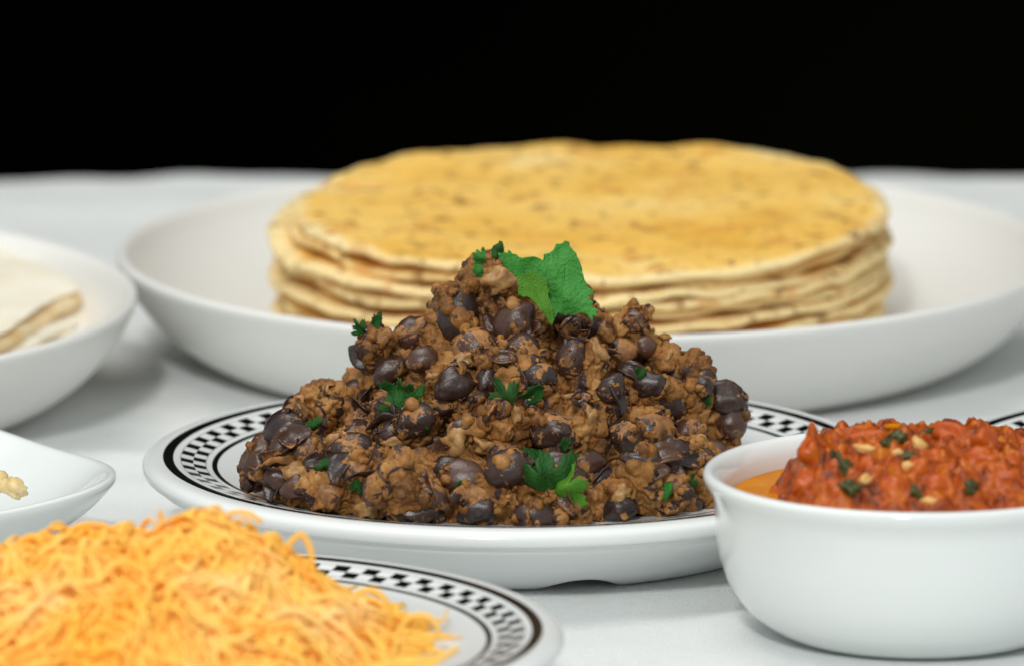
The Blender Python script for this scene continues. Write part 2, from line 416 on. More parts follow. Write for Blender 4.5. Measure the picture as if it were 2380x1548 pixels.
# ------------------------------------------------------------------ bowls
TB = onz(1366, 818, 0)
BPROF = [(0, 5.5), (40, 5.5), (70, 5.6), (84, 6.6), (95, 9.8), (103, 15), (108, 20.5), (110.2, 24.3), (111.2, 25.4), (112.3, 25.7), (113.2, 25.2), (113.4, 24.0), (112.6, 21.8), (109.5, 16.0), (104, 9.2), (98, 4.4), (93, 1.6), (89, 0.35), (86, 0.0), (82, 0.3), (80, 1.5), (60, 2.4), (0, 2.6)]
BOWL_MESH = lathe('shallow_bowl', [BPROF[0]] + catmull(BPROF[1:-1], 3) + [BPROF[-1]], 200)
BOWL_MESH.materials.append(STONE)
o = link('shallow_bowl', BOWL_MESH, None, None, (TB.x, TB.y, 0)); tag(o, 'wide shallow off-white bowl holding the stack of yellow corn tortillas', 'bowl', 'wide shallow bowls')
LBC = onz(-805, 686, 0.0255)
o = link('shallow_bowl', BOWL_MESH, None, None, (LBC.x, LBC.y, 0)); o.rotation_euler = (0, 0, 1.0); tag(o, 'wide shallow off-white bowl holding the pale folded flour tortilla', 'bowl', 'wide shallow bowls')

SB = onz(2130, 1465, 0)
SPROF = [(0, 3.6), (20, 3.7), (28, 4.4), (34, 7.5), (37.8, 13.5), (39.6, 21), (40.3, 28.5), (41.0, 31.8), (42.2, 33.9), (43.5, 34.8), (44.7, 34.6), (45.2, 33.6), (44.8, 32.2), (43.7, 30.4), (42.9, 28.2), (42.6, 24), (41.9, 17.5), (39.8, 11), (36.4, 6), (33, 3), (29.5, 0.9), (27, 0.1), (25, 0.1), (23, 0.9), (0, 1.2)]
o = link('salsa_bowl', lathe('salsa_bowl', [SPROF[0]] + catmull(SPROF[1:-1], 4) + [SPROF[-1]], 180), CERAMIC, None, (SB.x, SB.y, 0))
tag(o, 'small deep glossy white bowl with flared rim filled with red salsa', 'bowl')

# square dish, corner towards the bean plate
def sq(a, r):
    e = 3.0
    k = (abs(math.cos(a))**e + abs(math.sin(a))**e)**(-1/e)
    return 1 + (k-1)*min(1.0, max(0.0, (r-8)/22))
def sq_warp(r, z, a):
    lift = 1.5*(math.cos(4*(a-math.pi/4))*0.5+0.5)*max(0, min(1, (r-25)/25))
    return r, z + (lift if z > 3 else lift*z/3)
DPROF = [(0, 4.5), (15, 4.5), (28, 5.2), (38, 8.2), (46, 13), (50.3, 16.6), (51.6, 17.5), (52.8, 17.6), (53.3, 16.8), (52.6, 15.0), (48, 9.8), (40, 4.3), (33, 1.2), (29, 0.1), (26.5, 0.0), (24.5, 0.9), (0, 1.8)]
DISH = Vector((-0.1462, -0.0205, 0))
dish = link('square_dish', lathe('square_dish', [DPROF[0]] + catmull(DPROF[1:-1], 4) + [DPROF[-1]], 200, sq_warp, sq), CERAMIC, None, DISH)
dish.rotation_euler = (0, 0, math.radians(-10-45)); tag(dish, 'small glossy white dish with a pointed corner beside the grated cheese', 'dish')
def lump(name, mat, rad, seed, sub=3, amp=0.25, sc=0.6, parent=None, loc=(0, 0, 0), rot=(0, 0, 0)):
    v, f = ico(sub); vv = []
    for p in v:
        q = Vector(p); d = 1 + amp*noise.noise(q/sc + Vector((seed*5.3, seed, 2.0))) + 0.35*amp*noise.noise(q*3.2 + Vector((seed, 4, seed)))
        vv.append((p[0]*d*rad[0], p[1]*d*rad[1], p[2]*d*rad[2]))
    o = link(name, mesh_from(name, vv, [tuple(t) for t in f.tolist()]), mat, parent, loc); o.rotation_euler = rot
    return o
g = ony(28, 1133, -0.034)
tag(lump('food_morsel', PALEBIT, (0.0027, 0.003, 0.0021), 2.0, 3, 0.6, 0.8, None, (g.x+0.0006, g.y, g.z), (0.2, 0.3, 0.4)), 'pale yellow translucent morsel nearest the front rim of the small dish', 'food morsel', 'morsels in the small dish')
tag(lump('food_morsel', PALEBIT, (0.0034, 0.003, 0.0026), 5.0, 3, 0.6, 0.8, None, (g.x-0.0045, g.y+0.004, g.z+0.0002), (0.5, 0.1, 1.4)), 'pale yellow translucent morsel cut off by the photo edge in the small dish', 'food morsel', 'morsels in the small dish')

# ------------------------------------------------------------------ tortillas
def tortilla_mesh(seed, R, th, wav, edge_up=0.0):
    nr, na = 26, 120; top, bot = [], []
    o = Vector((seed*3.7, seed*1.9, 0))
    def rim(a): return R*(1 + 0.012*noise.noise(Vector((math.cos(a)*1.6, math.sin(a)*1.6, seed))) + 0.005*noise.noise(Vector((math.cos(a)*7, math.sin(a)*7, seed))))
    def hz(x, y, t):
        w = wav*t**2*noise.noise(Vector((x*38, y*38, seed))) + 0.5*wav*t**3*noise.noise(Vector((x*95, y*95, seed+4)))
        w += 0.0004*noise.noise(Vector((x*110, y*110, seed+9)))
        return w + edge_up*t**4
    verts = [(0, 0, th/2 + hz(0, 0, 0))]
    prof = [(k/nr, 0.5) for k in range(1, nr)] + [(0.995, 0.36), (1.0, 0.0), (0.995, -0.36)] + [(k/nr, -0.5) for k in range(nr-1, 0, -1)]
    for t, s in prof:
        for k in range(na):
            a = 2*math.pi*k/na; r = rim(a)*t; x, y = r*math.cos(a), r*math.sin(a)
            thin = 1 - 0.25*t**8
            verts.append((x, y, hz(x, y, t) + s*th*thin))
    verts.append((0, 0, -th/2 + hz(0, 0, 0)))
    f = []
    m = len(prof)
    for k in range(na): f.append((0, 1+k, 1+(k+1) % na))
    for j in range(m-1):
        b0 = 1+j*na; b1 = b0+na
        for k in range(na):
            k2 = (k+1) % na; f.append((b0+k, b1+k, b1+k2, b0+k2))
    last = len(verts)-1; b0 = 1+(m-1)*na
    for k in range(na): f.append((b0+k, last, b0+(k+1) % na))
    return mesh_from('corn_tortilla', verts, f)
ORD = ['bottom', 'second from the bottom', 'third from the bottom', 'fourth from the bottom', 'fifth from the bottom', 'fifth from the top', 'fourth from the top', 'third from the top', 'second from the top', 'topmost']
NTOR = 10
for i in range(NTOR):
    t = i/(NTOR-1)
    top = i == NTOR-1
    R = 0.0742 - 0.0014*t + rnd.uniform(-0.0012, 0.0012)
    dx, dy = rnd.uniform(-0.0024, 0.0026), rnd.uniform(-0.0020, 0.0020)
    if i == NTOR-2: R, dx = 0.0712, -0.0012
    if i == NTOR-3: R, dx = 0.0738, -0.0030
    if top: R, dx, dy = 0.0715, 0.0010, -0.001
    m = tortilla_mesh(i*1.7+0.5, R, 0.0028, 0.0026 if not top else 0.0026)
    o = link('corn_tortilla', m, TORT, None, (TB.x + dx, TB.y + dy, 0.0080 + 0.0270*t))
    o.rotation_euler = (math.radians(2.9*t), math.radians(rnd.uniform(-0.25, 0.25)), rnd.uniform(-0.3, 0.3))
    lab = 'yellow corn tortilla, ' + ORD[i] + ' of the stack in the shallow bowl'
    if top: lab = 'topmost speckled yellow corn tortilla, lying open on the stack'
    tag(o, lab, 'tortilla', 'corn tortillas in the stack')

# folded flour tortilla in the other bowl
def slab(name, outline, z0, z1, mat, parent, seed, amp=0.0008):
    n = len(outline); pts = []
    for i in range(n):
        for k in range(10):
            p0, p1, p2, p3 = outline[i-1], outline[i], outline[(i+1) % n], outline[(i+2) % n]; t = k/10
            pts.append(tuple(0.5*((2*p1[j]) + (-p0[j]+p2[j])*t + (2*p0[j]-5*p1[j]+4*p2[j]-p3[j])*t*t + (-p0[j]+3*p1[j]-3*p2[j]+p3[j])*t**3) for j in range(2)))
    cx = sum(p[0] for p in pts)/len(pts); cy = sum(p[1] for p in pts)/len(pts)
    rows = [(0.0, z1), (0.3, z1), (0.6, z1), (0.85, z1), (0.96, z1-0.0002), (1.0, z1-0.0011), (1.0, (z0+z1)/2), (1.0, z0+0.0008), (0.97, z0), (0.5, z0), (0.0, z0)]
    verts, idx, f = [], [], []
    for (s, z) in rows:
        if s == 0: idx.append([len(verts)]); verts.append((cx, cy, z)); continue
        row = []
        for p in pts:
            x = cx+(p[0]-cx)*s; y = cy+(p[1]-cy)*s
            row.append(len(verts)); verts.append((x + amp*noise.noise(Vector((x*300, y*300, z*700+seed))), y + amp*noise.noise(Vector((y*300, z*600, seed+x*200))), z + 1.4*amp*noise.noise(Vector((x*40, y*40, seed)))))
        idx.append(row)
    m = len(pts)
    for A, B in zip(idx[:-1], idx[1:]):
        for k in range(m):
            k2 = (k+1) % m
            if len(A) == 1: f.append((A[0], B[k], B[k2]))
            elif len(B) == 1: f.append((A[k], B[0], A[k2]))
            else: f.append((A[k], B[k], B[k2], A[k2]))
    return link(name, mesh_from(name, verts, f), mat, parent)
ft = empty('folded_flour_tortilla', (0, 0, 0)); tag(ft, 'pale folded flour tortilla with browned layered edge in the left bowl', 'tortilla')
ZT = 0.0225
def G(u, v, z=ZT): p = onz(u, v, z); return (p.x, p.y)
outc = [G(176, 654), G(60, 590), G(-120, 545), G(-420, 560), G(-640, 660), G(-560, 790), G(-260, 838), G(-20, 772), G(110, 692)]
slab('top_layer', outc, ZT-0.0022, ZT, CREAM, ft, 1.0)
def inset(o, sx, sy): return [(p[0]+sx, p[1]+sy) for p in o]
slab('filling', inset(outc, 0.0010, 0.0008), ZT-0.0062, ZT-0.0024, TAN, ft, 3.0, 0.0012)
slab('middle_layer', inset(outc, 0.0026, 0.0010), ZT-0.0094, ZT-0.0064, CREAM, ft, 4.0, 0.0010)
slab('lower_layer', inset(outc, 0.0040, 0.0012), ZT-0.0128, ZT-0.0096, CREAM, ft, 6.0, 0.0008)
slab('bottom_layer', inset(outc, 0.0028, 0.0004), ZT-0.0165, ZT-0.0130, CREAM, ft, 8.0, 0.0008)

# ------------------------------------------------------------------ mound of beans
FLOOR = 0.0152
MX = lambda px: (px - 1196.5)*MMPX
SIL = [(0.0, 655, 1570), (5.4, 690, 1610), (12, 740, 1640), (17, 815, 1620), (22, 872, 1585), (27, 890, 1490), (32, 965, 1450), (36, 1040, 1350), (41, 1085, 1245), (46, 1125, 1190)]
def sect(z):
    for (z0, l0, r0), (z1, l1, r1) in zip(SIL[:-1], SIL[1:]):
        if z <= z1:
            t = (z-z0)/(z1-z0); return MX(l0+(l1-l0)*t), MX(r0+(r1-r0)*t)
    return MX(1125), MX(1195)
bc, br = [], []
def addb(x, y, z, r): bc.append((x, y, z)); br.append(r)
z = 1.5
while z < 42:
    L, R = sect(z); xc, hw = (L+R)/2, (R-L)/2; hd = min(hw, 0.053)
    for ring_, sp in ((1.0, 0.0112), (0.60, 0.011), (0.25, 0.012)):
        n = max(3, int(2*math.pi*hw*ring_/sp)); ph = rnd.uniform(0, 6.28)
        for k in range(n):
            a = ph + 2*math.pi*k/n + rnd.uniform(-0.12, 0.12)
            r = rnd.uniform(0.0042, 0.0080) if ring_ == 1.0 else rnd.uniform(0.006, 0.008)
            r = min(r, hw*0.9)
            q = ring_*1.0 - (0.0 if ring_ < 1 else (0.0062/max(hw, 0.012))*(0.50 + 1.1*noise.noise(Vector((math.cos(a)*hw*75, math.sin(a)*hw*75, z*0.085)))))
            ins = r*0.9 + (rnd.uniform(-0.0020, 0.0045) if ring_ == 1.0 else 0.001)
            addb(xc + (hw*q-ins)*math.cos(a), -0.002 + (hd*q-ins)*math.sin(a), FLOOR + max(z*1e-3 + rnd.uniform(-0.0012, 0.0012), r*0.75), r)
    z += 6.2
# skirt of lumps round the foot of the mound, front side widest
for k in range(34):
    a = math.radians(rnd.uniform(200, 326)); rr = rnd.uniform(0.049, 0.055) + 0.0055*max(0.0, -math.sin(a))
    r = rnd.uniform(0.0040, 0.0074)
    x, y = -0.003 + rr*math.cos(a), -0.003 + rr*math.sin(a)*1.03
    addb(x, y, FLOOR + r*rnd.uniform(0.7, 1.5), r)
for k in range(17):      # lumps right up against the front rim
    a = math.radians(228 + 98*k/16 + rnd.uniform(-1.5, 1.5)); r = rnd.uniform(0.0034, 0.0056); q = 0.0610 - 0.6*r
    addb(-0.002 + q*math.cos(a), q*math.sin(a), FLOOR + r*rnd.uniform(0.5, 0.95), r)
for (u, v, y, r) in ((605, 1100, -18, 2.8), (645, 1105, -17, 5.2), (690, 1120, -18, 5.8), (720, 1130, -19, 5.2), (665, 1060, -12, 4.0), (715, 1050, -12, 5.0), (640, 1135, -19, 4.4), (690, 1150, -21, 4.4),
                     (1142, 622, 0, 2.6), (1165, 648, -1, 3.6), (1150, 680, -2, 5.0), (1200, 690, 0, 5.0), (1470, 750, -2, 3.1), (1485, 735, -2, 2.6), (1440, 770, -3, 4.2), (1615, 850, -5, 3.2), (1610, 880, -6, 4.6), (1500, 800, -4, 3.0), (1665, 960, -2, 4.6), (1670, 1005, -3, 4.8), (1600, 925, -5, 5.5), (1590, 975, -6, 6.0), (1640, 1045, -4, 5.5), (1585, 1030, -8, 6.0), (1635, 1085, -8, 5.0), (1570, 900, -4, 5.5), (1545, 850, -3, 5.0), (870, 800, -4, 4.5), (700, 975, -6, 4.0), (735, 935, -4, 3.6)):
    p = ony(u, v, y*1e-3); addb(p.x, p.y, p.z, r*1e-3)
bc = np.array(bc); br = np.array(br)
def cast(u, v):
    d = ray(u, v); d.normalize(); d = np.array(d); o = np.array(CAM)
    oc = bc - o; b = oc @ d; c = (oc*oc).sum(1) - br**2; disc = b*b - c
    t = np.where(disc > 0, b - np.sqrt(np.maximum(disc, 0)), 1e9); i = t.argmin()
    return (o + d*t[i]) if t[i] < 1e8 else None
def outward(p):
    zz = max(0.0, (p[2]-FLOOR)*1000); L, R = sect(min(zz, 45)); n = Vector((p[0]-(L+R)/2, p[1]+0.002, 0.0))
    if n.length > 1e-6: n.normalize()
    n.z = 0.55; n.normalize(); return n

mound = empty('bean_mound', (0, 0, FLOOR)); tag(mound, 'heaped mound of mashed black beans with whole beans and herbs on the checkered plate', 'beans')
def bean_mesh(seed, bend, dent):
    v, f = ico(3); out = []
    for p in v:
        x, y, zz = p
        y2 = y - bend*(x*x) + bend*0.4
        k = 1 + dent*0.10*noise.noise(Vector((x*1.4+seed, y*1.4, zz*1.4))) + dent*0.05*noise.noise(Vector((x*3.5, y*3.5+seed, zz*3.5)))
        sq_ = 1 + 0.10*(1-x*x)
        out.append((x*k, y2*k*sq_, zz*k*sq_))
    m = mesh_from('bean', out, [tuple(t) for t in f.tolist()]); m.materials.append(BEAN); return m
BEANS = [bean_mesh(s*2.3, 0.10+0.05*(s % 3), 1.0+0.8*(s % 4)) for s in range(8)]
bean_list = []; bean_thr = []
def add_bean(pos, axis, face, hl, hw, ht, thr):
    ax = Vector(axis).normalized(); n = Vector(face); n = (n - ax*n.dot(ax)).normalized(); y = n.cross(ax)
    M = Matrix((ax, y, n)).transposed().to_4x4()
    bm_ = BEANS[len(bean_list) % 8]
    o = link('bean', bm_, None, mound); S = Matrix.Diagonal((hl, hw, ht, 1))
    o.matrix_basis = Matrix.Translation(Vector(pos) - mound.location) @ M @ S
    bean_list.append((Vector(pos), M.to_3x3(), (hl, hw, ht))); bean_thr.append(thr)
# beans that can be picked out in the photograph: x, y, length, width, angle
PB = [(1066, 728, 140, 88, 84), (1196, 757, 122, 88, 62), (958, 778, 118, 72, 28), (885, 790, 80, 62, 15), (1330, 835, 112, 70, 78), (1438, 822, 90, 62, 20), (1250, 876, 92, 64, 12), (1058, 897, 100, 70, 18),
      (1545, 932, 122, 92, -20), (765, 952, 88, 74, 60), (1132, 885, 90, 46, 80), (1285, 1003, 126, 84, -8), (1170, 1068, 96, 88, 20), (1452, 1012, 76, 74, 60), (1040, 1095, 78, 74, 70), (770, 1152, 56, 50, 60),
      (882, 1142, 84, 74, 30), (1003, 1150, 100, 52, -32), (712, 1052, 76, 70, 40), (1692, 930, 116, 84, -28), (1703, 985, 84, 70, 70), (1360, 1078, 100, 66, 15), (650, 1118, 84, 58, -25), (905, 860, 90, 62, 40),
      (985, 838, 86, 58, 10), (1420, 905, 84, 62, 70), (1505, 895, 90, 60, 10), (1075, 1000, 80, 56, 30), (905, 1010, 84, 60, 75), (1345, 935, 72, 44, 30), (1600, 1010, 90, 70, 60), (1500, 1075, 110, 46, -18),
      (1395, 1115, 84, 62, 10), (1290, 1080, 84, 60, 40), (1560, 1120, 120, 44, -30), (980, 1190, 110, 56, 5), (1250, 1200, 120, 60, -15), (1440, 1180, 84, 60, 20), (830, 1090, 80, 54, 50), (690, 1135, 76, 50, 0),
      (1160, 950, 80, 60, 55), (1600, 1180, 70, 56, 40), (1110, 1185, 90, 60, 8), (1475, 745, 64, 50, 60), (1500, 806, 56, 50, 50), (1635, 890, 70, 56, 70), (1030, 945, 90, 54, 20), (1230, 940, 70, 52, -20), (740, 1000, 70, 50, 80),
      (1330, 760, 70, 44, 30), (1395, 775, 70, 44, 50)]
for (u, v, L, Wd, ang) in PB:
    p = cast(u, v)
    if p is None: continue
    n = outward(p); a = math.radians(ang); ax = RIGHT*math.cos(a) + UP*math.sin(a) + FWD*rnd.uniform(-0.3, 0.3)
    hl, hw = L*MMPX/2*0.98, Wd*MMPX/2*0.98
    view = Vector(p) - CAM; view.normalize()
    pos = Vector(p) + view*hw*0.02
    add_bean(pos, ax, -view + n*0.4, hl, hw, hw*0.85, rnd.choice((0.06, 0.18, 0.28, 0.4)))
# the rest, all round the mound
tries = 0
while len(bean_list) < 135 and tries < 4000:
    tries += 1
    i = rnd.randrange(len(bc)); d = Vector((rnd.gauss(0, 1), rnd.gauss(0, 1), rnd.gauss(0, 1))).normalized(); p = Vector(bc[i]) + d*float(br[i])
    n = outward(p)
    if d.dot(n) < 0.2 or p.z < FLOOR + 0.003 or p.z > FLOOR + 0.038: continue
    if (np.linalg.norm(bc - np.array(p + n*0.002), axis=1) < br).any(): continue
    if min((p - q[0]).length for q in bean_list) < 0.0074: continue
    ax = Vector((rnd.gauss(0, 1), rnd.gauss(0, 1), rnd.gauss(0, 0.7))); ax -= n*ax.dot(n)*0.8
    hl = rnd.uniform(0.0050, 0.0064); hw = hl*rnd.uniform(0.62, 0.72)
    add_bean(p - n*hw*0.2, ax, n, hl, hw, hw*0.85, rnd.choice((-0.05, 0.1, 0.25, 0.4, 0.5)))

# crumbs: on the lumps and smeared on the beans, then fused into one rough surface
cc, cr = [], []
N = 16000
ii = rng.integers(0, len(bc), N); dd = rng.normal(size=(N, 3)); dd /= np.linalg.norm(dd, axis=1)[:, None]
pp = bc[ii] + dd*br[ii][:, None]
keep = np.ones(N, bool)
for j in range(len(bc)):
    keep &= ~((np.linalg.norm(pp - bc[j], axis=1) < br[j]*0.97) & (ii != j))
keep &= pp[:, 2] > FLOOR + 0.0004
pp = pp[keep]
clump = np.array([noise.noise(Vector(p)*160) + 0.6*noise.noise(Vector(p)*420) for p in pp])
pp = pp[clump > 0.12]
rr = rng.uniform(0.00028, 0.0009, len(pp)); big = rng.random(len(pp)) < 0.12; rr[big] *= 1.7
# keep crumbs off the front of most beans
def inside_bean(P, grow):
    hit = np.zeros(len(P), bool)
    for (bp, M, (hl, hw, ht)) in bean_list:
        q = (P - np.array(bp)) @ np.array(M)
        hit |= ((q[:, 0]/(hl*grow))**2 + (q[:, 1]/(hw*1.06*grow))**2 + (q[:, 2]/(ht*1.06*grow))**2) < 1
    return hit
k2 = ~inside_bean(pp, 1.12); pp = pp[k2]; rr = rr[k2]
SC, SR = [], []
for bi, (bp, M, (hl, hw, ht)) in enumerate(bean_list):
    m = 150; d = rng.normal(size=(m, 3)); d /= np.linalg.norm(d, axis=1)[:, None]
    q = d*np.array([hl, hw*1.03, ht*1.03]); P = q @ np.array(M).T + np.array(bp)
    nz = np.array([noise.noise(Vector(x)*210 + Vector((bi*3.3, 0, 0))) + 0.5*noise.noise(Vector(x)*600) for x in P])
    thr = bean_thr[bi] + 0.04
    P = P[nz > thr]
    SC.append(P); SR.append(rng.uniform(0.00030, 0.00085, len(P)))
SC = np.concatenate(SC); SR = np.concatenate(SR)
def aniso(r): return r[:, None]*rng.uniform(0.75, 1.25, (len(r), 3))
# lumps are shrunk away where a bean sits so that the bean's skin shows
raw = blobs_mesh('mash', [(2, bc, aniso(br)), (1, pp, aniso(rr)), (1, SC, aniso(SR))])
mash_me = remesh(raw, 0.00034, 'mash')
displace(mash_me, [(0.0095, 0.0022, 1), (0.0048, 0.0019, 6), (0.0027, 0.0010, -2), (0.0013, 0.00055, -3), (0.0006, 0.00016, 4)])
# mash gives way to the beans: push it inside a bean's front by pulling vertices just under the skin
def carve(mesh):
    n = len(mesh.vertices); co = np.empty(n*3); mesh.vertices.foreach_get('co', co); co = co.reshape(-1, 3)
    for bi, (bp, M, (hl, hw, ht)) in enumerate(bean_list):
        A = np.array(M); q = (co - np.array(bp)) @ A
        e = np.sqrt((q[:, 0]/hl)**2 + (q[:, 1]/(hw*1.06))**2 + (q[:, 2]/(ht*1.06))**2)
        near = np.where(e < 1.45)[0]
        if not len(near): continue
        nzv = np.array([noise.noise(Vector(co[i])*210 + Vector((bi*3.3, 0, 0))) + 0.5*noise.noise(Vector(co[i])*600) for i in near])
        face = q[near, 2]/ht
        sel = near[(nzv < bean_thr[bi]) & (face > -0.15)]
        ee = e[sel]; tgt = np.where(ee < 1.0, 0.86*ee, 0.86 + (ee-1.0)/0.45*(1.45-0.86))
        co[sel] = (q[sel]*(tgt/np.maximum(ee, 1e-6))[:, None]) @ A.T + np.array(bp)
    co[:, 2] = np.maximum(co[:, 2], FLOOR + 0.00015)
    mesh.vertices.foreach_set('co', (co - np.array(mound.location)).ravel()); mesh.update()
carve(mash_me)
link('mash', mash_me, MASH, mound)

# loose curled bean skins
def skin_mesh(seed):
    vv, ff = [], []; nu, nw = 10, 6
    for i in range(nu+1):
        for j in range(nw+1):
            u_, w_ = -1+2*i/nu, -1+2*j/nw; k = math.sqrt(max(0.0, 1-u_*u_*0.96))
            x, y = u_, w_*k*0.55
            vv.append((x, y, 0.55*y*y*2 - 0.25*u_*u_ + 0.16*noise.noise(Vector((x*2, y*3, seed)))))
    for i in range(nu):
        for j in range(nw):
            a = i*(nw+1)+j; ff.append((a, a+1, a+nw+2, a+nw+1))
    m = mesh_from('bean_skin', vv, ff); m.materials.append(BEAN); return m
SKINS = [skin_mesh(k*1.9) for k in range(5)]
for k in range(70):
    u, v = rnd.uniform(600, 1690), rnd.uniform(700, 1200)
    p = cast(u, v)
    if p is None or p[2] < FLOOR + 0.002: continue
    n = outward(p); ax = Vector((rnd.gauss(0, 1), rnd.gauss(0, .5), rnd.gauss(0, .7))).normalized(); nn_ = (n + Vector((rnd.gauss(0, .5), rnd.gauss(0, .4), rnd.gauss(0, .5)))).normalized(); nn_ = (nn_ - ax*nn_.dot(ax)).normalized()
    h = rnd.uniform(0.0026, 0.0052)
    o = link('bean_skin', SKINS[k % 5], None, mound); o.matrix_basis = Matrix.Translation(Vector(p) - mound.location + n*0.0006) @ Matrix((ax, nn_.cross(ax), nn_)).transposed().to_4x4() @ Matrix.Diagonal((h, h, h, 1))
    md = o.modifiers.new('thickness', 'SOLIDIFY'); md.thickness = 0.06

# onion pieces in the mash
OP = [(1160, 655, 70, 56, 20), (1085, 838, 52, 34, 10), (790, 1035, 60, 46, 40), (1060, 1030, 70, 52, 60), (1330, 930, 56, 26, -10), (1385, 820, 30, 62, 15), (1265, 965, 60, 22, 10), (1545, 1040, 26, 56, 10), (690, 1100, 60, 44, 10), (1130, 1040, 34, 54, 60), (1125, 1200, 60, 34, 0), (1440, 1150, 50, 36, 30), (1010, 880, 30, 24, 0), (1545, 840, 20, 44, -20), (1200, 965, 22, 40, 10), (920, 1030, 60, 24, 5), (1370, 975, 24, 54, 0), (860, 1185, 56, 36, 30)]
for i, (u, v, a, b, ang) in enumerate(OP):
    p = cast(u, v)
    if p is None: continue
    n = outward(p)
    o = lump('onion_piece', ONION, (a*MMPX/2, b*MMPX/2*0.8, b*MMPX/2), i*1.3, 3, 0.75, 0.8, mound, Vector(p) - mound.location + n*0.0007, (0.1, math.radians(-ang), rnd.uniform(-0.3, 0.3)))

# ------------------------------------------------------------------ cilantro
def leaf_mesh(name, outline, spacing, curve, mat, serr=0.0):
    """outline: list of 2-D points in metres (x right, y up), base at the origin; curve(x, y) -> depth"""
    pts = []
    n = len(outline)
    for i in range(n):
        a, b = Vector(outline[i]), Vector(outline[(i+1) % n]); k = max(1, int((b-a).length/spacing))
        nrm = Vector((-(b-a).y, (b-a).x)).normalized()
        for j in range(k): pts.append(a.lerp(b, j/k) + nrm*(serr*(0.9 if (len(pts) % 3) == 0 else -0.5)))
    nb = len(pts)
    minx = min(p.x for p in pts); maxx = max(p.x for p in pts); miny = min(p.y for p in pts); maxy = max(p.y for p in pts)
    y = miny; row = 0
    allp = list(pts)
    while y < maxy:
        x = minx + (spacing/2 if row % 2 else 0)
        while x < maxx:
            allp.append(Vector((x + rnd.uniform(-.1, .1)*spacing, y + rnd.uniform(-.1, .1)*spacing))); x += spacing
        y += spacing*0.87; row += 1
    vv, ee, ff, *_ = geometry.delaunay_2d_cdt(allp, [], [list(range(nb))], 1, 1e-7)
    m = mesh_from(name, [(p.x, curve(p.x, p.y), p.y) for p in vv], [tuple(f) for f in ff])
    uv = m.uv_layers.new(name='UVMap')
    W_, H_ = maxx-minx, maxy-miny; s = max(W_, H_)
    for lp in m.loops:
        p = vv[lp.vertex_index]; uv.data[lp.index].uv = (0.5 + p.x/s, (p.y-miny)/s)
    m.materials.append(mat); return m
def solid(o, th):
    md = o.modifiers.new('thickness', 'SOLIDIFY'); md.thickness = th; md.offset = 0
def px_leaf(pts, base, y):
    """photo outline of the leaf, carried to its own plane at depth y, in metres about its base"""
    b = ony(*base, y); out = []
    for (u, v) in pts:
        p = ony(u, v, y); out.append((p.x-b.x, p.z-b.z))
    return b, out
Z = lambda x, y: ((1850 + x/2.064)/1.6613, (900 + y/2.064)/1.6613)
big = [Z(*p) for p in [(575, 735), (600, 690), (625, 640), (690, 672), (715, 655), (760, 665), (800, 640), (845, 640), (880, 672), (905, 700), (902, 660), (945, 668), (928, 640), (953, 632), (925, 600), (895, 597), (912, 560), (880, 540), (873, 512), (918, 495), (905, 470), (872, 455), (850, 410), (832, 370), (822, 320), (812, 275), (792, 235), (775, 195), (752, 170), (722, 140), (720, 108), (685, 98), (655, 122), (612, 120), (604, 150), (588, 168), (560, 185), (518, 192), (512, 222), (505, 240), (470, 212), (440, 203), (395, 200), (350, 206), (322, 200), (292, 178), (262, 170), (236, 142), (228, 162), (200, 152), (178, 162), (152, 148), (165, 180), (178, 200), (172, 215), (198, 238), (215, 270), (240, 292), (262, 318), (300, 345), (340, 420), (420, 520), (490, 600), (540, 690)]]
YL = -0.0255
b, out = px_leaf(big, Z(575, 735), YL)
lf = link('cilantro_leaf', leaf_mesh('cilantro_leaf', out, 0.00045, lambda x, y: 0.10*x + 0.25*y - 9.0*(x-0.002)*(x-0.002)*3 + 0.0007*math.sin(x*520+y*420) + 0.0009*noise.noise(Vector((x*260, y*260, 2))) + 0.0002*noise.noise(Vector((x*900, y*900, 5))), LEAF, 0.00007), None, None, b)
solid(lf, 0.00022); tag(lf, 'large fresh green cilantro leaf standing on top of the bean mound', 'cilantro leaf')
young = [Z(*p) for p in [(578, 738), (562, 722), (545, 690), (515, 645), (480, 600), (452, 560), (428, 542), (405, 520), (380, 505), (345, 508), (312, 492), (308, 450), (320, 420), (300, 398), (302, 350), (325, 352), (345, 330), (372, 340), (392, 305), (412, 318), (440, 308), (455, 330), (478, 345), (500, 352), (520, 385), (548, 402), (540, 430), (560, 470), (548, 500), (565, 540), (585, 580), (590, 630), (598, 690), (590, 725)]]
b2, out2 = px_leaf(young, Z(578, 738), YL-0.0022)
lf2 = link('young_leaflet', leaf_mesh('young_leaflet', out2, 0.00045, lambda x, y: 0.0 + 0.15*y + 0.22*x - 0.0004*math.sin(y*500) + 0.0004*noise.noise(Vector((x*400, y*400, 7))), LEAFY, 0.00007), None, lf)
lf2.location = Vector(b2) - Vector(b); solid(lf2, 0.00022)

